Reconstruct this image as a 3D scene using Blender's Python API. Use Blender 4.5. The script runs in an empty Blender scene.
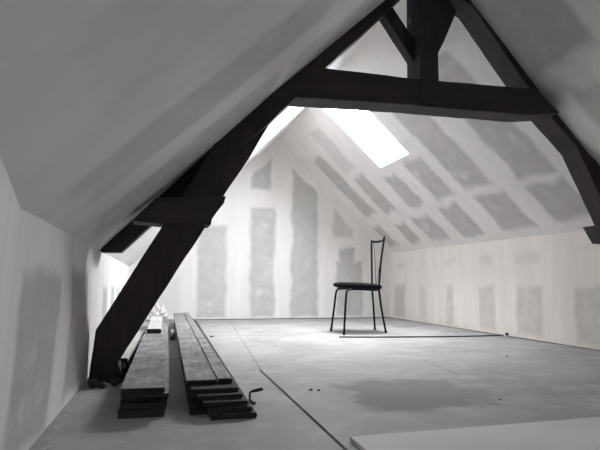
import bpy, bmesh, math, random
from mathutils import Vector, Matrix
random.seed(7)
scene = bpy.context.scene
C = scene.collection

rafter_left = [[-0.276, 2.963, 0.605], [-0.28, 2.9658823529411764, 0.6231], [-0.2, 2.909411764705882, 0.6987], [-0.05, 2.833333333333333, 0.8404], [0.1, 2.783333333333333, 0.9822], [0.3, 2.6058333333333334, 1.1712], [0.5, 2.5171428571428573, 1.3602], [0.7, 2.5, 1.5492], [0.9, 2.5, 1.7383], [1.1, 2.5, 1.9273], [1.3, 2.5, 2.1163], [1.42, 2.5, 2.2297], [1.438, 2.5, 2.2], [1.438, 2.5, 2.13], [1.305, 2.5, 2.065], [1.079, 2.5, 1.827], [0.87, 2.5, 1.613], [0.677, 2.5, 1.411], [0.525, 2.51, 1.244], [0.203, 2.695, 0.955], [-0.024, 2.825, 0.747], [-0.173, 2.89, 0.604]]
rafter_right = [[1.45, 2.5, 2.11], [1.669, 2.5, 2.002], [2.017, 2.5553, 1.646], [2.216, 2.5832, 1.45], [2.399, 2.6008, 1.299], [2.94, 2.62, 0.7959], [2.94, 2.62, 0.8573], [2.6, 2.62, 1.1719], [2.2, 2.5817, 1.5421], [1.9, 2.5349, 1.8197], [1.6, 2.5, 2.0973], [1.45, 2.5, 2.2362]]
leg_left = [[-0.272, 2.6, 0.0], [-0.250, 2.6, 0.235], [-0.173, 2.6, 0.369], [0.028, 2.6, 0.721], [0.264, 2.6, 1.137], [0.461, 2.6, 1.281], [0.643, 2.6, 1.409], [0.544, 2.6, 1.272], [0.439, 2.6, 1.078], [0.332, 2.6, 0.91], [0.225, 2.6, 0.714], [0.017, 2.6, 0.369], [-0.148, 2.6, 0.087], [-0.118, 2.6, 0.0]]
bracket_left = [[-0.111, 2.57, 0.732], [-0.005999999999999998, 2.57, 0.848], [0.32, 2.57, 0.87], [0.311, 2.57, 0.835], [0.255, 2.57, 0.755], [0.251, 2.57, 0.726], [0.014, 2.57, 0.723]]
collar = [[0.684, 2.5, 1.545], [0.506, 2.5, 1.381], [0.532, 2.5, 1.363], [0.633, 2.5, 1.374], [1.215, 2.5, 1.393], [2.005, 2.5, 1.405], [2.222, 2.5, 1.436], [2.072, 2.5, 1.564], [1.217, 2.5, 1.541]]
strut_left = [[1.135,2.56,1.935],[1.185,2.56,1.992],[1.338,2.56,1.79],[1.338,2.56,1.655]]
cam = {"f": 533.9258175178182, "fw": [0.25891167843920904, 0.9601671810998683, 0.1050891388608947], "r": [0.9652927325305707, -0.2610732211502643, 0.007121356744980814], "u": [-0.03427365302175596, -0.09959797958271026, 0.994437307813613], "h": 0.46}
leg_right = [[2.316,2.6,1.391],[2.408,2.6,1.302],[2.653,2.6,.826],[2.90,2.6,.345],[2.905,2.6,0],[2.945,2.6,0],[2.945,2.6,.60],[2.80,2.6,.88],[2.56,2.6,1.20]]
bracket_right = [[2.561,2.57,.81],[2.943,2.57,.812],[2.943,2.57,.69],[2.63,2.57,.706]]
post = [[1.336,2.49,2.10],[1.332,2.49,1.412],[1.440,2.49,1.418],[1.443,2.49,2.20]]
strut_right = [[1.435,2.55,1.655],[1.510,2.55,1.79],[1.600,2.55,1.99],[1.50,2.55,2.12],[1.435,2.55,2.02]]
XL, XR, YE, ZL, ZR, XA, ZA = -0.2858, 2.9555, 6.4479, 0.6136, 0.8389, 1.4383, 2.2430
YF = -2.6                      # front gable, behind the camera
SL = (ZA-ZL)/(XA-XL); SR = (ZA-ZR)/(XR-XA)

# ------------------------------------------------------------ node helpers
class NT:
    def __init__(s, name):
        s.m = bpy.data.materials.new(name); s.m.use_nodes = True
        s.t = s.m.node_tree; s.t.nodes.clear()
        s.out = s.n('ShaderNodeOutputMaterial'); s.b = s.n('ShaderNodeBsdfPrincipled')
        s.l(s.b.outputs[0], s.out.inputs[0])
        s.co = s.n('ShaderNodeTexCoord').outputs['Object']
    def n(s, k, **kw):
        x = s.t.nodes.new(k)
        for a, v in kw.items(): setattr(x, a, v)
        return x
    def l(s, a, b): s.t.links.new(a, b)
    def setin(s, sock, v):
        if hasattr(v, 'node'): s.l(v, sock)
        else: sock.default_value = v
    def math(s, op, a, b=0.0, c=None, clamp=False):
        x = s.n('ShaderNodeMath', operation=op, use_clamp=clamp)
        s.setin(x.inputs[0], a); s.setin(x.inputs[1], b)
        if c is not None: s.setin(x.inputs[2], c)
        return x.outputs[0]
    def vmath(s, op, a, b=(0,0,0)):
        x = s.n('ShaderNodeVectorMath', operation=op)
        s.setin(x.inputs[0], a); s.setin(x.inputs[1], b)
        return x.outputs[0]
    def noise(s, scale, detail=3, vec=None, rough=.55, color=False, scalev=None):
        x = s.n('ShaderNodeTexNoise'); x.inputs['Scale'].default_value = scale
        x.inputs['Detail'].default_value = detail; x.inputs['Roughness'].default_value = rough
        v = vec if vec is not None else s.co
        if scalev is not None: v = s.vmath('MULTIPLY', v, scalev)
        s.l(v, x.inputs['Vector'])
        return x.outputs['Color' if color else 'Fac']
    def ramp(s, fac, lo, hi, a=0.0, b=1.0):
        x = s.n('ShaderNodeMapRange', interpolation_type='SMOOTHSTEP')
        s.setin(x.inputs['Value'], fac)
        x.inputs['From Min'].default_value = lo; x.inputs['From Max'].default_value = hi
        x.inputs['To Min'].default_value = a; x.inputs['To Max'].default_value = b
        return x.outputs[0]
    def mix(s, fac, a, b, blend='MIX'):
        x = s.n('ShaderNodeMix', data_type='RGBA', blend_type=blend)
        s.setin(x.inputs[0], fac)
        s.setin(x.inputs[6], a if hasattr(a,'node') else (*a, 1))
        s.setin(x.inputs[7], b if hasattr(b,'node') else (*b, 1))
        return x.outputs[2]
    def bump(s, h, strength=.3, dist=.01):
        x = s.n('ShaderNodeBump'); x.inputs['Strength'].default_value = strength
        x.inputs['Distance'].default_value = dist; s.l(h, x.inputs['Height'])
        s.l(x.outputs[0], s.b.inputs['Normal'])
    def col(s, c): s.setin(s.b.inputs['Base Color'], c if hasattr(c,'node') else (*c,1))
    def rough(s, v): s.setin(s.b.inputs['Roughness'], v)

def drywall(name, axes, rects, white, bare, wob=.05, clip=None):
    """jointed plasterboard: pale compound, with bare board left where `rects` are (u0,v0,u1,v1,depth)."""
    t = NT(name)
    nz = t.vmath('SUBTRACT', t.noise(4.0, 3, color=True, rough=.55), (.5,.5,.5))
    p = t.vmath('ADD', t.co, t.vmath('MULTIPLY', nz, (wob*2.6,)*3))
    sep = t.n('ShaderNodeSeparateXYZ'); t.l(p, sep.inputs[0])
    com = t.n('ShaderNodeCombineXYZ')
    t.l(sep.outputs[axes[0]], com.inputs[0]); t.l(sep.outputs[axes[1]], com.inputs[1])
    uv = com.outputs[0]
    total = None
    for r in rects:
        u0, v0, u1, v1 = r[:4]; k = r[4] if len(r) > 4 else 1.0
        d = t.vmath('SUBTRACT', t.vmath('ABSOLUTE', t.vmath('SUBTRACT', uv, ((u0+u1)/2,(v0+v1)/2,0))), (abs(u1-u0)/2, abs(v1-v0)/2, 0))
        sp = t.n('ShaderNodeSeparateXYZ'); t.l(d, sp.inputs[0])
        mx = t.math('MAXIMUM', sp.outputs[0], sp.outputs[1])
        m = t.ramp(mx, -.035, .028, k, 0)
        total = m if total is None else t.math('MAXIMUM', total, m)
    if clip:      # compound also covers the corner joints under both slopes
        sv = t.n('ShaderNodeSeparateXYZ'); t.l(uv, sv.inputs[0])
        for zap, sgn, k in clip:
            m = t.math('ADD', sv.outputs[1], t.math('MULTIPLY', sv.outputs[0], -sgn))
            total = t.math('MULTIPLY', total, t.ramp(m, zap-.03, zap+.02, 1, 0))
    streak = t.noise(1.6, 5, scalev=(5,5,.7) if axes[1] == 2 else (1,3,3))
    w = t.mix(t.ramp(streak, .38, .62), tuple(c*(.955 if axes[1] == 2 else .965) for c in white), tuple(min(c*1.02,.9) for c in white))
    b = t.mix(t.ramp(t.noise(9, 3), .3, .75), tuple(c*.93 for c in bare), tuple(c*1.06 for c in bare))
    # thin skim of compound smeared over the bare board here and there
    sm = t.ramp(t.noise(4.2, 4), .58, .75, 0, .55)
    b = t.mix(sm, b, white)
    t.col(t.mix(total, w, b) if total is not None else w)
    t.rough(.86); t.bump(t.noise(26, 4), .12, .006)
    return t.m

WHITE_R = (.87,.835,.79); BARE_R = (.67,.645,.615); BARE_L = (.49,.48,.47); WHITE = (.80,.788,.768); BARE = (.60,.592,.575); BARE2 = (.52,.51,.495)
# end gable (x,z)
M_back = drywall('jointed_plasterboard_gable', (0,2), [
    (1.10,1.58,1.37,2.0),(1.12,.03,1.42,1.37),(1.63,.03,1.97,1.95),
    (.47,.03,.83,1.12,.9),(2.22,.03,2.58,.72),(2.27,.55,2.47,.90),(2.18,1.02,2.44,1.5,.7),(.05,.08,.28,.5,.3)],
    WHITE, (.53,.525,.51), .045, [(ZL-SL*XL-.17, SL, 0), (ZR+SR*XR-.17, -SR, 0)])
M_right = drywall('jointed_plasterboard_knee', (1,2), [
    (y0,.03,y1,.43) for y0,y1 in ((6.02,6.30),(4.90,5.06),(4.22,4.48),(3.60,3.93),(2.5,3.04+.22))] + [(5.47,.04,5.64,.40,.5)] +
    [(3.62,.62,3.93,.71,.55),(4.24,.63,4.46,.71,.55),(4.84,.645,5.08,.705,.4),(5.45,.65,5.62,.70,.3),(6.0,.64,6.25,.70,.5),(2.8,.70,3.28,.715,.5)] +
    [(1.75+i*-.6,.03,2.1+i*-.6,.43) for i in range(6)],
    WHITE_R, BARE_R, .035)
strips = []
for i in range(12):
    yc = 6.0 - .6*i
    if i <= 4: strips.append((yc-.33-.0, 2.63, yc-.33+.30, 2.88))
rs = [(5.38,2.64,5.66,2.88),(4.82,2.63,5.19,2.88),(4.22,2.59,4.58,2.90),(3.54,2.59,3.96,2.88),(2.93,2.60,3.32,2.87),
      (5.78,1.80,6.12,2.50),(5.28,2.12,5.60,2.53),(4.70,2.22,5.00,2.53),(4.13,2.18,4.46,2.53),(3.58,1.80,3.96,2.52),(2.93,1.75,3.30,2.56),
      (6.0,2.62,6.26,2.88),(5.28,1.60,5.58,2.05,.5),
      (2.06,1.60,2.52,2.08),(1.40,1.60,1.90,2.10),(2.20,2.20,2.42,2.75,.8),(1.50,2.30,1.85,2.8),(.9,1.6,1.3,2.5),(.2,1.6,.7,2.6),(2.70,1.5,2.93,1.75,.4)]
M_sr = drywall('jointed_plasterboard_right_slope', (1,0), rs, WHITE, BARE2, .05)
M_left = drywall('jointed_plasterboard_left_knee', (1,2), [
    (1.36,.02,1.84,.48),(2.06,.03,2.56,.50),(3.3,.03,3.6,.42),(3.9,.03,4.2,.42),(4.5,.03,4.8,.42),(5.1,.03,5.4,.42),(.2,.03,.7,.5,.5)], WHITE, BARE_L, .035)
M_sl = drywall('jointed_plasterboard_left_slope', (1,0), [
    (1.40,-.21,1.78,.55,.8),(1.42,.62,1.78,1.2,.8),(2.06,-.24,2.5,.50,.9),(2.05,.55,2.42,1.1,.8),(.7,-.1,1.1,.6,.3),(3.2,0,3.5,1.1,.3),(3.8,0,4.1,1.1,.3)], WHITE, BARE, .05)
M_front = drywall('jointed_plasterboard_front', (0,2), [(.2,.1,.5,.8),(2.2,.1,2.6,.9)], WHITE, BARE)

def m_plain(name, c, rough=.6, metal=0, bump=0, var=.15, scale=12, scalev=None):
    t = NT(name)
    t.col(t.mix(t.ramp(t.noise(scale, 4, scalev=scalev), .3, .7), tuple(v*(1-var) for v in c), tuple(v*(1+var) for v in c)))
    t.rough(rough); t.b.inputs['Metallic'].default_value = metal
    if bump: t.bump(t.noise(scale*4, 4, scalev=scalev), bump, .004)
    return t.m

def m_floor():
    t = NT('dusty_chipboard_floor')
    a = t.noise(1.6, 6, rough=.6); b = t.noise(9, 5, rough=.65); c = t.noise(3.4, 6, scalev=(1,1.2,1), rough=.7)
    base = t.mix(t.ramp(a,.32,.68), (.265,.259,.260), (.38,.371,.369))
    base = t.mix(t.ramp(c,.42,.66,0,.55), base, (.47,.46,.45))
    base = t.mix(t.ramp(b,.55,.75,0,.35), base, (.56,.55,.54))
    # damp-looking stain with a soft ragged outline
    nz = t.vmath('MULTIPLY', t.vmath('SUBTRACT', t.noise(4,4,color=True), (.5,.5,.5)), (.6,.45,0))
    p = t.vmath('ADD', t.co, nz)
    q = t.vmath('MULTIPLY', t.vmath('SUBTRACT', p, (1.05,2.09,0)), (1/.34,1/.36,0))
    ln = t.n('ShaderNodeVectorMath', operation='LENGTH'); t.l(q, ln.inputs[0])
    base = t.mix(t.ramp(ln.outputs['Value'], .70, 1.10, .85, 0), base, (.165,.160,.148))
    sep = t.n('ShaderNodeSeparateXYZ'); t.l(t.co, sep.inputs[0]); X, Y = sep.outputs[0], sep.outputs[1]
    # panel joints (boards 0.6 m wide, staggered ends), thin and partly dusted over
    def line(coord, at, w, lo=None, hi=None, other=None, k=.55):
        d = t.math('ABSOLUTE', t.math('SUBTRACT', coord, at))
        m = t.ramp(d, w*.4, w, k, 0)
        if lo is not None:
            m = t.math('MULTIPLY', m, t.math('MULTIPLY', t.math('GREATER_THAN', other, lo), t.math('LESS_THAN', other, hi)))
        return m
    tot = None
    diag = t.math('SUBTRACT', X, t.math('MULTIPLY', Y, .088))
    for m in (line(diag, .302, .006, 2.82, 6.4, Y, .5),
              line(Y, 4.0, .008, .2, .68, X, .45), line(Y, 2.82, .006, .25, .55, X, .4),
              line(t.math('ADD', X, t.math('MULTIPLY', Y, -.125)), 1.187, .006, 2.45, 2.95, Y, .6),
              line(X, 1.75, .005, 3.6, 6.4, Y, .25), line(Y, 3.55, .006, 1.0, 2.95, X, .2), line(Y, 5.3, .008, .6, 2.95, X, .3)):
        tot = m if tot is None else t.math('MAXIMUM', tot, m)
    base = t.mix(tot, base, (.07,.065,.06))
    sp = t.ramp(t.noise(60, 2), .70, .74, 0, .5)
    base = t.mix(sp, base, (.62,.61,.60))
    t.col(base); t.rough(t.ramp(a,.3,.7,.62,.85)); t.bump(b, .12, .01)
    return t.m

def m_wood(name, dark, light, axis=(1,12,12), scale=3.0, rough=.75, bump=.5, dust=None, dustamt=.4):
    t = NT(name)
    g = t.noise(scale, 6, scalev=axis, rough=.65); h = t.noise(2.2, 3)
    c = t.mix(t.ramp(g,.3,.7), dark, light)
    c = t.mix(t.ramp(h,.4,.7,0,.45), c, tuple(v*.6 for v in dark))
    if dust: c = t.mix(t.ramp(t.noise(6,6,rough=.7), .42, .70, 0, dustamt), c, dust)
    t.col(c); t.rough(rough); t.bump(g, bump, .01)
    return t.m

M_floor = m_floor()
M_beam = m_wood('aged_oak', (.015,.0105,.009), (.040,.028,.023), (9,9,1.2), 3.0, .7, .6)
M_beamx = m_wood('aged_oak_level', (.015,.011,.0095), (.042,.031,.026), (1.2,9,9), 3.0, .65, .6)
M_post = m_wood('aged_oak_upright', (.015,.011,.0095), (.040,.030,.025), (9,9,1), 3.0, .7, .6)
M_board = m_wood('dusty_grey_floorboard', (.14,.135,.135), (.26,.25,.25), (14,1.3,14), 3.0, .7, .4, (.48,.47,.47), .7)
M_boardd = m_wood('dirty_floorboard', (.022,.020,.018), (.055,.05,.047), (14,1.3,14), 3.0, .85, .5, (.13,.125,.12), .3)
M_boardk = m_wood('black_floorboard', (.009,.008,.008), (.026,.023,.022), (14,1.3,14), 3.0, .8, .5)
M_pale = m_wood('pale_sawn_timber', (.46,.445,.425), (.60,.585,.565), (14,1.3,14), 3.0, .8, .3)
M_sheet = m_plain('pale_plasterboard_sheet', (.62,.61,.60), .75, var=.06, scale=3)
M_black = m_plain('black_painted_steel', (.007,.007,.008), .5, 0, var=.2)
M_vinyl = m_plain('black_vinyl', (.006,.006,.006), .9, 0, .3, .2, 20)
M_rubber = m_plain('black_cable_sheath', (.02,.02,.021), .6)
M_iron = m_plain('rusty_iron', (.05,.038,.03), .7, .6, .4, .4, 30)
M_plaster = m_plain('broken_plaster', (.62,.60,.57), .9, 0, .5, .15, 30)
M_foam = m_plain('yellow_mounting_foam', (.62,.55,.36), .9, 0, .6, .2, 40)
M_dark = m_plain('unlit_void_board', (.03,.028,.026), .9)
M_frame = m_plain('white_window_frame', (.75,.75,.74), .4, var=.03)
M_rubble = m_plain('dark_rubble', (.05,.045,.042), .9, 0, .6, .4, 25)
for m_ in (M_black, M_vinyl): m_.node_tree.nodes['Principled BSDF'].inputs['Specular IOR Level'].default_value = .15
t = NT('clear_glass'); t.t.nodes.remove(t.b)
tr = t.n('ShaderNodeBsdfTransparent'); gl = t.n('ShaderNodeBsdfGlossy'); gl.inputs['Roughness'].default_value = .02
mx = t.n('ShaderNodeMixShader'); mx.inputs[0].default_value = .05
t.l(tr.outputs[0], mx.inputs[1]); t.l(gl.outputs[0], mx.inputs[2]); t.l(mx.outputs[0], t.out.inputs[0]); M_glass = t.m
t = NT('crumpled_clear_plastic'); t.col((.80,.80,.79)); t.rough(.25); t.b.inputs['Alpha'].default_value = .62; M_plastic = t.m

# ------------------------------------------------------------ object helpers
def finish(name, bm, mat, parent=None, smooth=False, recalc=True):
    if recalc: bmesh.ops.recalc_face_normals(bm, faces=bm.faces)
    me = bpy.data.meshes.new(name); bm.to_mesh(me); bm.free()
    for p in me.polygons: p.use_smooth = smooth
    me.materials.append(mat)
    o = bpy.data.objects.new(name, me); C.objects.link(o)
    if parent is not None:
        o.parent = parent; o.matrix_parent_inverse = Matrix.Translation(-Vector(parent.location)) if parent.rotation_euler.z == 0 else Matrix()
    return o
def tag(o, label, cat, group=None):
    o['label'] = label; o['category'] = cat
    if group: o['group'] = group
    return o
def struct(o): o['kind'] = 'structure'; return o
def root(name, loc, label, cat, group=None, rz=0):
    o = bpy.data.objects.new(name, None); o.empty_display_size = .1; C.objects.link(o)
    o.location = loc; o.rotation_euler = (0,0,rz)
    return tag(o, label, cat, group)
def box(bm, x0,y0,z0,x1,y1,z1):
    v = [bm.verts.new(p) for p in ((x0,y0,z0),(x1,y0,z0),(x1,y1,z0),(x0,y1,z0),(x0,y0,z1),(x1,y0,z1),(x1,y1,z1),(x0,y1,z1))]
    for f in ((0,3,2,1),(4,5,6,7),(0,1,5,4),(1,2,6,5),(2,3,7,6),(3,0,4,7)): bm.faces.new([v[i] for i in f])
def prism(bm, pts, off):
    """closed outline of 3-D points extruded by the vector off"""
    a = [bm.verts.new(p) for p in pts]; b = [bm.verts.new(Vector(p)+Vector(off)) for p in pts]
    bm.faces.new(a); bm.faces.new(b[::-1]); n = len(a)
    for i in range(n): bm.faces.new((a[i], b[i], b[(i+1)%n], a[(i+1)%n]))
def bevel(bm, w, seg=2, ang=.5):
    es = [e for e in bm.edges if len(e.link_faces) == 2 and e.calc_face_angle(0) > ang]
    bmesh.ops.bevel(bm, geom=es, offset=w, segments=seg, profile=.6, affect='EDGES', clamp_overlap=True)
def tube(bm, pts, r, n=10, caps=True):
    pts = [Vector(p) for p in pts]; rs = r if isinstance(r,(list,tuple)) else [r]*len(pts)
    tg = []
    for i in range(len(pts)):
        a = pts[max(i-1,0)]; b = pts[min(i+1,len(pts)-1)]; tg.append((b-a).normalized())
    nrm = tg[0].orthogonal().normalized(); rings = []
    for i,p in enumerate(pts):
        nrm = (nrm - tg[i]*nrm.dot(tg[i])).normalized(); bn = tg[i].cross(nrm)
        rings.append([bm.verts.new(p + rs[i]*(math.cos(2*math.pi*k/n)*nrm + math.sin(2*math.pi*k/n)*bn)) for k in range(n)])
    for a,b in zip(rings, rings[1:]):
        for k in range(n): bm.faces.new((a[k], a[(k+1)%n], b[(k+1)%n], b[k]))
    if caps: bm.faces.new(rings[0][::-1]); bm.faces.new(rings[-1])
def smoothpath(ctrl, per=6):
    P = [Vector(p) for p in ctrl]; P = [2*P[0]-P[1]] + P + [2*P[-1]-P[-2]]; out = []
    for i in range(1, len(P)-2):
        for k in range(per):
            u = k/per; a,b,c,d = P[i-1:i+3]
            out.append(.5*((2*b)+(c-a)*u+(2*a-5*b+4*c-d)*u*u+(3*b-3*c+d-a)*u**3))
    out.append(P[-2]); return out
def lump(name, x, y, z, sx, sy, sz, mat, seed, parent=None, sub=2, rough=.28, rz=0):
    rnd = random.Random(seed); bm = bmesh.new(); bmesh.ops.create_icosphere(bm, subdivisions=sub, radius=1)
    for v in bm.verts:
        k = 1 + rnd.uniform(-rough, rough)
        v.co = Vector((v.co.x*sx*k, v.co.y*sy*k, max(v.co.z*k,-.8)*sz))
    lo = min(v.co.z for v in bm.verts)
    bmesh.ops.rotate(bm, verts=bm.verts, matrix=Matrix.Rotation(rz,3,'Z'))
    bmesh.ops.translate(bm, verts=bm.verts, vec=(0,0,-lo))
    o = finish(name, bm, mat, smooth=False); o.location = (x,y,z); return o

# ------------------------------------------------------------ the room
G = .55   # groove between the floor panels
bm = bmesh.new()
xe0, xe1 = XL-.3, XR+.3; y0, y1 = YF-.3, YE+.3
box(bm, xe0,y0,-.16, xe1,y1,-.03)
prism(bm, [(xe0,y0,0),(.484,y0,0),(.5145,1.0,0),(.5165,1.3,0),(.5385,2.8,0),(.5385,y1,0),(xe0,y1,0)], (0,0,-.03))
prism(bm, [(.5385,2.8,0),(.5505,2.815,0),(.5275,1.3,0),(.5255,1.0,0),(.495,y0,0),(xe1,y0,0),(xe1,y1,0),(.5385,y1,0)], (0,0,-.03))
struct(finish('floor', bm, M_floor))

def zl(x): return ZL + SL*(x-XL)
def zr(x): return ZR + SR*(XR-x)
# left knee wall, kinked a little towards the room near the camera
plan = [(XL,YE+.2),(XL,2.6),(XL,1.276),(-.238,.902),(-.212,.70),(-.212,YF-.1)]
bm = bmesh.new(); th = .12
inner = plan; outer = [(XL-th-.06, y) for x,y in plan]
base_x = {YE+.2:XL, 2.6:-.288, 1.276:-.322, .902:-.280, .70:-.255, YF-.1:-.255}
vi = [[bm.verts.new((base_x[y],y,.004)) for x,y in inner],[bm.verts.new((x,y,zl(x)+.03)) for x,y in inner]]
vo = [[bm.verts.new((x,y,.004)) for x,y in outer],[bm.verts.new((x,y,zl(XL)+.03)) for x,y in outer]]
for i in range(len(plan)-1):
    bm.faces.new((vi[0][i],vi[0][i+1],vi[1][i+1],vi[1][i])); bm.faces.new((vo[0][i],vo[1][i],vo[1][i+1],vo[0][i+1]))
    bm.faces.new((vi[1][i],vi[1][i+1],vo[1][i+1],vo[1][i])); bm.faces.new((vi[0][i],vo[0][i],vo[0][i+1],vi[0][i+1]))
for i in (0,-1): bm.faces.new((vi[0][i],vi[1][i],vo[1][i],vo[0][i]))
struct(finish('wall_left', bm, M_left))
bm = bmesh.new(); box(bm, XR,YF-.1,.007, XR+.12,YE+.2,ZR+.05); struct(finish('wall_right', bm, M_right))
# the boards stop short of the floor; a strip coloured dark as its shade lies behind
bm = bmesh.new(); box(bm, XR+.02,YF-.1,0, XR+.14,YE+.2,.03); struct(finish('gap_shade_1', bm, M_dark))
def gable(ya, yb, zb, hole=None):
    bm = bmesh.new(); e = .03
    pts = [(XL-.1,ya,zb),(XR+.1,ya,zb),(XR+.1,ya,zr(XR+.1)+e),(XA,ya,ZA+e),(XL-.1,ya,zl(XL-.1)+e)]
    if hole is None: prism(bm, pts, (0,yb-ya,0))
    else:
        hx0,hx1,hz0,hz1 = hole
        for poly in ([(XL-.1,zb),(hx0,zb),(hx0,zl(hx0)+e),(XL-.1,zl(XL-.1)+e)],
                     [(hx1,zb),(XR+.1,zb),(XR+.1,zr(XR+.1)+e),(hx1,zr(hx1)+e)],
                     [(hx0,zb),(hx1,zb),(hx1,hz0),(hx0,hz0)],
                     [(hx0,hz1),(hx1,hz1),(hx1,zr(hx1)+e),(XA,ZA+e),(hx0,zl(hx0)+e)]):
            prism(bm, [(x,ya,z) for x,z in poly], (0,yb-ya,0))
    return bm
struct(finish('wall_back', gable(YE, YE+.12, .009), M_back))
bm = bmesh.new(); box(bm, XL,YE+.03,0, XR,YE+.16,.03); struct(finish('gap_shade_2', bm, M_dark))  # dark colour stands in for shade in the gap under the end wall
struct(finish('wall_front', gable(YF-.12, YF, .0), M_front))

# slopes
bm = bmesh.new(); T = .16
prism(bm, [(XL-.16,YF-.12,zl(XL-.16)),(XA,YF-.12,ZA),(XA,YF-.12,ZA+T),(XL-.16,YF-.12,zl(XL-.16)+T)], (0,YE-YF+.24,0))
struct(finish('ceiling', bm, M_sl))
SKY = [(1.53,2.14,4.235,4.86),(1.88,2.20,-.54,-.26)]      # x0,x1,y0,y1 of the visible roof window and an unseen one added for fill light
bm = bmesh.new()
def slab(xa,xb,ya,yb):
    if xb-xa < 1e-4 or yb-ya < 1e-4: return
    prism(bm, [(xa,ya,zr(xa)),(xb,ya,zr(xb)),(xb,ya,zr(xb)+T),(xa,ya,zr(xa)+T)], (0,yb-ya,0))
ys = YF-.12
for x0,x1,a,b in sorted(SKY, key=lambda s:s[2]):
    slab(XA,XR+.16,ys,a); slab(XA,x0,a,b); slab(x1,XR+.16,a,b); ys = b
slab(XA,XR+.16,ys,YE+.12)
bmesh.ops.remove_doubles(bm, verts=bm.verts, dist=1e-5)
struct(finish('ceiling', bm, M_sr))

def roof_window(n, x0,x1,a,b):
    r = bpy.data.objects.new('window_%d'%n, None); C.objects.link(r); r.location = ((x0+x1)/2,(a+b)/2,zr((x0+x1)/2)); struct(r)
    bm = bmesh.new(); w = .03; z = lambda x,k: zr(x)+k
    for xa,xb,ya,yb in ((x0-.02,x1+.02,a-.02,a+w*.3),(x0-.02,x1+.02,b-w*.3,b+.02),(x0-.02,x0+w*.3,a,b),(x1-w*.3,x1+.02,a,b)):
        prism(bm, [(xa,ya,z(xa,T+.0)),(xb,ya,z(xb,T+.0)),(xb,ya,z(xb,T+.05)),(xa,ya,z(xa,T+.05))], (0,yb-ya,0))
    finish('window_frame', bm, M_frame, r)
    bm = bmesh.new()
    prism(bm, [(x0,a,z(x0,T+.02)),(x1,a,z(x1,T+.02)),(x1,a,z(x1,T+.028)),(x0,a,z(x0,T+.028))], (0,b-a,0))
    finish('glass', bm, M_glass, r)
    L = bpy.data.lights.new('skylight_daylight_%d'%n, 'AREA'); L.shape = 'RECTANGLE'
    nx = Vector((SR,0,1)).normalized()
    L.size = (b-a); L.size_y = (x1-x0)*math.sqrt(1+SR*SR); L.cycles.is_portal = True
    o = bpy.data.objects.new('daylight_portal', L); C.objects.link(o)
    o.location = Vector(((x0+x1)/2,(a+b)/2,zr((x0+x1)/2)+T+.04))
    down = -nx; y = Vector((1,0,-SR)).normalized(); zaxis = -down; xaxis = y.cross(zaxis)
    o.rotation_euler = Matrix((xaxis,y,zaxis)).transposed().to_euler()
for i,s in enumerate(SKY): roof_window(i+1, *s)  # the second, behind the camera, is added to brighten the near room
# ------------------------------------------------------------ roof truss
truss = root('roof_truss', (1.43,2.6,0), 'dark brown oak roof truss with collar beam and king post spanning the attic', 'roof truss')
def timber(name, pts, depth, mat, jit=.0018, label=None, step=.07, bev=.005):
    pts = [Vector(p) for p in pts]; rnd = random.Random(name+str(len(pts))); out = []
    for i,p in enumerate(pts):
        q2 = pts[(i+1)%len(pts)]; n = max(1,int((q2-p).length/step))
        for k in range(n):
            v = p.lerp(q2, k/n)
            if k: v = v + Vector((rnd.uniform(-jit,jit),0,rnd.uniform(-jit,jit)))
            out.append(v)
    bm = bmesh.new(); prism(bm, out, (0,depth,0)); bmesh.ops.recalc_face_normals(bm, faces=bm.faces); bevel(bm, bev, 2, 1.0)
    bmesh.ops.triangulate(bm, faces=[f for f in bm.faces if len(f.verts) > 4])
    o = finish(name, bm, mat, truss)
    if label: o['label'] = label
    return o
timber('principal_rafter', rafter_left, .13, M_beam)
timber('principal_rafter', rafter_right, .15, M_beam)
timber('inclined_leg', leg_left, .14, M_beam)
timber('inclined_leg', leg_right, .14, M_beam)
timber('collar_beam', collar, .15, M_beamx)
timber('king_post', post, .16, M_post)
timber('strut', strut_left, .07, M_beam)
timber('strut', strut_right, .09, M_beam)
timber('tie_block', bracket_left, .17, M_beamx, .003, step=.04)
timber('tie_block', bracket_right, .17, M_beamx, .003, step=.04)
bm = bmesh.new(); tube(bm, [(1.275,2.50,1.425),(1.279,2.478,1.418),(1.281,2.470,1.395)], .0045, 8); finish('iron_nail', bm, M_iron, truss)

# ------------------------------------------------------------ boards
def board_mesh(w, l, th, seed=0, groove=None, jit=.0010):
    """tongue-and-groove floorboard: front end at local origin, running along +Y"""
    rnd = random.Random(seed); bm = bmesh.new(); t3 = th/3; tg = min(.003, th*.4)
    prof = [(0,0),(w,0),(w,t3),(w+tg*.0+tg,t3),(w+tg,2*t3),(w,2*t3),(w,th)]
    if groove: prof += [(groove+.003,th),(groove+.0015,th-.004),(groove-.0015,th-.004),(groove-.003,th)]
    prof += [(0,th),(0,2*t3),(tg,2*t3),(tg,t3),(0,t3)]
    n = max(4,int(l/.25)); rings = []
    for k in range(n+1):
        y = l*k/n; dx = rnd.uniform(-jit,jit); dz = 0
        rings.append([bm.verts.new((x+dx, y+(rnd.uniform(0,.004) if k in (0,n) else 0), z)) for x,z in prof])
    m = len(prof)
    for a,b in zip(rings, rings[1:]):
        for i in range(m): bm.faces.new((a[i],a[(i+1)%m],b[(i+1)%m],b[i]))
    bm.faces.new(rings[0]); bm.faces.new(rings[-1][::-1])
    return bm
def board(name, x, y, z, w, l, th, rz, mat, label, cat, group, seed=0, groove=None):
    o = finish(name, board_mesh(w,l,th,seed,groove), mat)
    o.data.materials.append(M_boardk)          # both end faces in the darkest board colour
    for p in o.data.polygons:
        if abs(p.normal.y) > .8: p.material_index = 1
    o.location = (x,y,z); o.rotation_euler = (0,0,math.radians(rz))
    return tag(o, label, cat, group)
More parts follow.
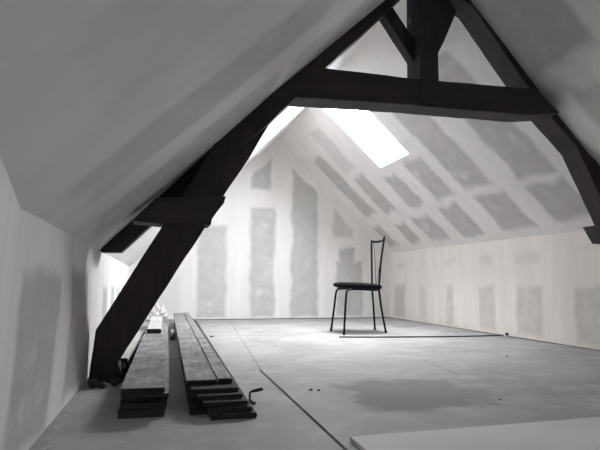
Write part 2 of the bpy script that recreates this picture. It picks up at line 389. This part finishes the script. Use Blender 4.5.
GL, GR = 'floorboards stacked by the truss leg', 'floorboards stacked nearest the bare floor'
bl = 'floorboard'
#   left stack
board('floorboard',-.104,1.925,.000,.150,3.7,.0235,-1.2,M_boardk,'blackened floorboard lying on the floor, lowest of the stack beside the truss leg',bl,GL,1)
board('floorboard',-.098,1.935,.024,.150,3.7,.0235,-1.2,M_boardk,'blackened floorboard second from the floor in the stack beside the truss leg',bl,GL,2)
board('floorboard',-.098,1.945,.048,.154,3.7,.0215,-1.2,M_boardk,'dark floorboard just under the pale-edged one in the stack beside the truss leg',bl,GL,3)
board('floorboard',-.092,1.905,.070,.150,3.7,.0115,-1.2,M_board,'pale-edged thin floorboard directly under the top board beside the truss leg',bl,GL,4)
board('floorboard',-.098,1.905,.0820,.142,3.7,.0195,-1.2,M_board,'dusty grey floorboard on top of the stack beside the truss leg',bl,GL,5)
#   right stack, its lower boards fanned out to the right and forward
rr = -1.25
board('floorboard',.196,1.835,.000,.150,4.2,.0175,rr-.3,M_boardd,'floorboard lying on the floor whose end juts furthest forward from the right-hand stack',bl,GR,6)
board('floorboard',.185,1.852,.018,.148,4.2,.0175,rr-.2,M_boardd,'floorboard end second from the floor in the fanned-out right-hand stack',bl,GR,7)
board('floorboard',.172,1.862,.036,.148,4.2,.0175,rr-.1,M_boardd,'floorboard end third from the floor in the fanned-out right-hand stack',bl,GR,8)
board('floorboard',.152,1.900,.054,.155,4.2,.0145,rr,M_boardk,'black floorboard end fourth from the floor in the right-hand stack',bl,GR,9)
board('floorboard',.136,1.940,.069,.162,4.2,.0145,rr,M_boardk,'black floorboard end directly under the top boards of the right-hand stack',bl,GR,10)
board('floorboard',.122,2.010,.084,.108,4.15,.0175,rr,M_board,'wide dusty grey floorboard on top of the right-hand stack, left of the seam',bl,GR,11)
board('floorboard',.2365,2.020,.084,.051,4.2,.0175,rr,M_board,'narrow dusty grey floorboard on top of the right-hand stack, right of the seam',bl,GR,12)
for k,(w_,y_) in enumerate(((.050,1.925),(.042,1.93),(.030,1.935))):
    tag(board('batten',.132,y_,.018*k,w_,4.1,.0175,rr,M_boardk,
        ('blackened batten on the floor at the left foot of the right-hand stack','blackened batten in the middle of the left side of the right-hand stack','narrow blackened batten topmost of three at the left side of the right-hand stack')[k],'batten','battens under the right-hand stack',20+k), 
        ('blackened batten on the floor at the left foot of the right-hand stack','blackened batten in the middle of the left side of the right-hand stack','narrow blackened batten topmost of three at the left side of the right-hand stack')[k],'batten','battens under the right-hand stack')

# bent iron wall tie leaning on the right-hand stack
tie = root('iron_bracket', (.375,2.10,0), 'bent rusty iron bracket on the floor against the right side of the board stack', 'bracket')
bm = bmesh.new(); tube(bm, smoothpath([(.366,2.08,.006),(.368,2.09,.014),(.370,2.10,.026),(.374,2.10,.034),(.382,2.095,.037)],4), .004, 8)
finish('stem', bm, M_iron, tie)
bm = bmesh.new(); tube(bm, [(.380,2.095,.037),(.392,2.098,.038),(.408,2.102,.040),(.420,2.106,.041)], [.0055,.0065,.0065,.006], 10)
finish('grip', bm, M_iron, tie)
bm = bmesh.new(); tube(bm, [(.366,2.08,.006),(.372,2.06,.0045),(.378,2.03,.0045)], .004, 8); finish('foot', bm, M_iron, tie)

# loose timber by the leg
board('sawn_plank',-.158,2.80,.060,.042,1.45,.020,-2.2,M_pale,'narrow pale sawn plank lying between the truss leg and the board stack','plank',None,31)
board('timber_block',-.162,2.86,.000,.050,1.30,.059,-2.2,M_boardk,'dark rough timber under the narrow pale plank beside the truss leg','timber block',None,32)
o = board('board_offcut',-.040,3.80,.1030,.092,1.35,.030,-1.0,M_pale,'short pale board offcut lying on the far half of the left board stack','board offcut',None,33)

# crumpled plastic wrap on the far end of the stack
bm = bmesh.new(); bmesh.ops.create_icosphere(bm, subdivisions=4, radius=1); rnd = random.Random(5)
from mathutils import noise as mn
for v in bm.verts:
    k = 1 + .45*mn.noise(v.co*2.2) + .28*mn.noise(v.co*6) 
    v.co = Vector((v.co.x*k*.075, v.co.y*k*.16, max(v.co.z*k*.075,-.035)))
bmesh.ops.translate(bm, verts=bm.verts, vec=(0,0,.035)); o = finish('plastic_wrap', bm, M_plastic); o.location = (.045,5.36,.103)
tag(o, 'crumpled clear plastic wrap heaped on the far end of the left board stack', 'plastic wrap')
o = lump('plaster_chunk', .146,4.35,.0, .022,.05,.045, M_plaster, 4); tag(o, 'whitish broken plaster chunk on the floor in the gap between the two board stacks', 'plaster')

# rubble round the foot of the leg
spots = [(-.238,2.50,.022,.026,.022,'dark rubble lump beside the wall at the foot of the truss leg'),
         (-.200,2.475,.018,.018,.016,'small dark rubble lump in front of the foot of the truss leg'),
         (-.150,2.52,.024,.022,.020,'dark rubble lump nearest the board stack at the foot of the truss leg'),
         (-.132,2.68,.020,.03,.040,'tall dark rubble lump between truss leg and pale plank')]
for k,(x,y,sx,sy,sz,lab) in enumerate(spots):
    tag(lump('rubble_lump', x,y,0, sx,sy,sz, M_rubble, 50+k), lab, 'rubble', 'rubble at the foot of the truss leg')
rnd = random.Random(3)
for k in range(9):
    y = 1.66 + k*.09 + rnd.uniform(-.02,.02)
    o = lump('plaster_crumb', -.315+(y-1.7)*.045+.022+rnd.uniform(0,.045)*(1 if k%3==0 else .3), y, 0, rnd.uniform(.002,.005), rnd.uniform(.010,.028), rnd.uniform(.001,.002), M_plaster, 70+k, sub=1, rz=rnd.uniform(-.5,.5))
    tag(o, 'tiny white plaster crumb on the floor along the foot of the left wall', 'plaster crumb', 'plaster crumbs along the left wall')

# small debris on the open floor
for nm,x,y,sx,sy,sz,mat,lab,cat in (
    ('wood_chip',.655,2.235,.008,.005,.004,M_rubble,'larger dark wood chip on the floor between the groove and the stain','wood chip'),
    ('wood_chip',.685,2.218,.007,.004,.004,M_rubble,'smaller dark wood chip just right of the larger chip on mid floor','wood chip'),
    ('wood_chip',2.139,2.945,.005,.006,.005,M_rubble,'dark crumb on the floor below the end of the cable','wood chip'),
    ('wood_chip',1.332,1.887,.007,.003,.002,M_rubble,'thin dark chip on the floor just beyond the pale sheet','wood chip'),
    ('wood_chip',.470,4.50,.014,.010,.006,M_rubble,'dark chip on the floor right of the far half of the board stack','wood chip'),
    ('foam_lump',2.93,4.86,.012,.05,.012,M_foam,'yellowish foam smear at the foot of the right wall beyond the cable end','foam'),
    ('plaster_chunk',2.885,3.985,.014,.020,.012,M_plaster,'small pale plaster chunk by the right wall under the cable end','plaster')):
    tag(lump(nm,x,y,0,sx,sy,sz,mat,int(x*1000)), lab, cat)

# cable along the floor
cab = root('cable', (2.2,4.16,0), 'thin black cable lying across the floor in front of the chair to the right wall', 'cable')
cp = [(1.487,4.245,.006),(1.75,4.185,.006),(2.001,4.145,.006),(2.358,4.105,.006),(2.60,4.09,.006),(2.76,4.065,.009),(2.88,4.04,.012),(2.932,4.03,.014)]
bm = bmesh.new(); tube(bm, smoothpath(cp,8), .0055, 8); finish('sheath', bm, M_rubber, cab)
bm = bmesh.new(); tube(bm, [(2.925,4.031,.012),(2.932,4.029,.020),(2.936,4.028,.034)], [.010,.013,.011], 10); finish('end_plug', bm, M_rubber, cab)

# sheet lying in the near right corner
bm = bmesh.new(); prism(bm, [(.552,1.40-1.05,.0005),(.563,1.514,.0005),(2.05,1.540,.0005),(2.05,1.40-1.05,.0005)], (0,0,.0125)); bmesh.ops.recalc_face_normals(bm, faces=bm.faces); bevel(bm,.0015,1)
tag(finish('plasterboard_sheet', bm, M_sheet), 'pale flat plasterboard sheet lying on the floor in the near right corner', 'plasterboard sheet')

# ------------------------------------------------------------ chair
ch = root('chair', (1.82,4.66,0), 'black metal tube chair with round black seat and open back standing alone mid-floor', 'chair')
cx, cy = 1.812, 4.665
bm = bmesh.new(); n = 48; prof = [(0,.402),(.19,.402),(.212,.408),(.222,.420),(.220,.432),(.205,.443),(.15,.450),(.08,.453),(0,.454)]
rings = []
for r_,z in prof:
    if r_ == 0: rings.append([bm.verts.new((cx,cy,z))]); continue
    ring = []
    for k in range(n):
        a = 2*math.pi*k/n; c_,s_ = math.cos(a), math.sin(a); e = .90
        ring.append(bm.verts.new((cx + r_*math.copysign(abs(c_)**e,c_)*1.0, cy + r_*math.copysign(abs(s_)**e,s_)*.98, z - .010*(c_*r_/.22))))
    rings.append(ring)
for a,b in zip(rings, rings[1:]):
    for k in range(n):
        k2 = (k+1)%n
        if len(a) == 1: bm.faces.new((a[0],b[k2],b[k]))
        elif len(b) == 1: bm.faces.new((a[k],a[k2],b[0]))
        else: bm.faces.new((a[k],a[k2],b[k2],b[k]))
finish('seat', bm, M_vinyl, ch, smooth=True)
R_ = .0095
bm = bmesh.new(); tube(bm, [(cx+.178*math.cos(2*math.pi*k/32), cy+.178*math.sin(2*math.pi*k/32), .392-.008*math.cos(2*math.pi*k/32)) for k in range(33)], .009, 8)
finish('seat_ring', bm, M_black, ch, smooth=True)
def leg(ctrl): 
    bm = bmesh.new(); tube(bm, smoothpath(ctrl,6), R_, 10); finish('leg', bm, M_black, ch, smooth=True)
    bm = bmesh.new(); x,y,z = ctrl[-1]; tube(bm, [(x,y,0),(x,y,.004),(x,y,.022)], [.0125,.0135,.0125], 12); o = finish('rubber_foot', bm, M_rubber, ch)
    return o
leg([(1.76,4.50,.393),(1.68,4.475,.394),(1.641,4.460,.384),(1.626,4.452,.350),(1.615,4.452,.2),(1.602,4.448,.010)])
leg([(1.79,4.83,.393),(1.715,4.83,.394),(1.676,4.83,.384),(1.660,4.83,.350),(1.640,4.830,.2),(1.612,4.828,.010)])
leg([(1.955,4.515,.41),(1.965,4.512,.36),(1.990,4.525,.22),(2.040,4.547,.010)])
leg([(2.028,4.835,.41),(2.034,4.837,.36),(2.046,4.842,.22),(2.062,4.849,.010)])
def stile(ctrl):
    bm = bmesh.new(); tube(bm, smoothpath(ctrl,6), R_, 10); finish('back_stile', bm, M_black, ch, smooth=True)
stile([(1.960,4.515,.405),(1.966,4.512,.47),(1.982,4.505,.66),(2.016,4.50,.880)])
stile([(2.030,4.835,.405),(2.030,4.835,.47),(2.032,4.845,.66),(2.034,4.850,.870)])
bm = bmesh.new(); tube(bm, smoothpath([(2.012,4.502,.850),(2.050,4.62,.846),(2.056,4.74,.844),(2.033,4.848,.850)],6), .012, 10); finish('top_rail', bm, M_black, ch, smooth=True)
for a_ in ((2.042,4.815,.848),(2.026,4.54,.848)):
    bm = bmesh.new(); b_ = (2.00,4.672,.425); tube(bm, smoothpath([a_, tuple((p+q3)/2+d for p,q3,d in zip(a_,b_,(.004,0,0))), b_],6), .0026, 8); finish('back_wire', bm, M_black, ch, smooth=True)
bm = bmesh.new(); tube(bm, smoothpath([(1.955,4.515,.400),(2.008,4.60,.398),(2.022,4.72,.398),(2.028,4.835,.400)],6), .009, 10); finish('rear_rail', bm, M_black, ch, smooth=True)

# ------------------------------------------------------------ light, camera
w = bpy.data.worlds.new('overcast_sky'); scene.world = w; w.use_nodes = True
bg = w.node_tree.nodes['Background']; bg.inputs[0].default_value = (.94,.955,1.0,1); bg.inputs[1].default_value = 86.0
cd = bpy.data.cameras.new('camera'); co = bpy.data.objects.new('camera', cd); C.objects.link(co)
cd.sensor_width = 36; cd.lens = cam['f']/600*36; cd.clip_start = .02
r_,u_,f_ = Vector(cam['r']),Vector(cam['u']),Vector(cam['fw'])
co.matrix_world = Matrix.Translation((0,0,cam['h'])) @ Matrix((r_,u_,-f_)).transposed().to_4x4()
scene.camera = co
scene.view_settings.view_transform = 'Standard'; scene.view_settings.look = 'None'
scene.view_settings.gamma = 1; scene.view_settings.use_curve_mapping = False
scene.view_settings.exposure = 0.0
scene.cycles.max_bounces = 16; scene.cycles.diffuse_bounces = 10; scene.cycles.transparent_max_bounces = 8
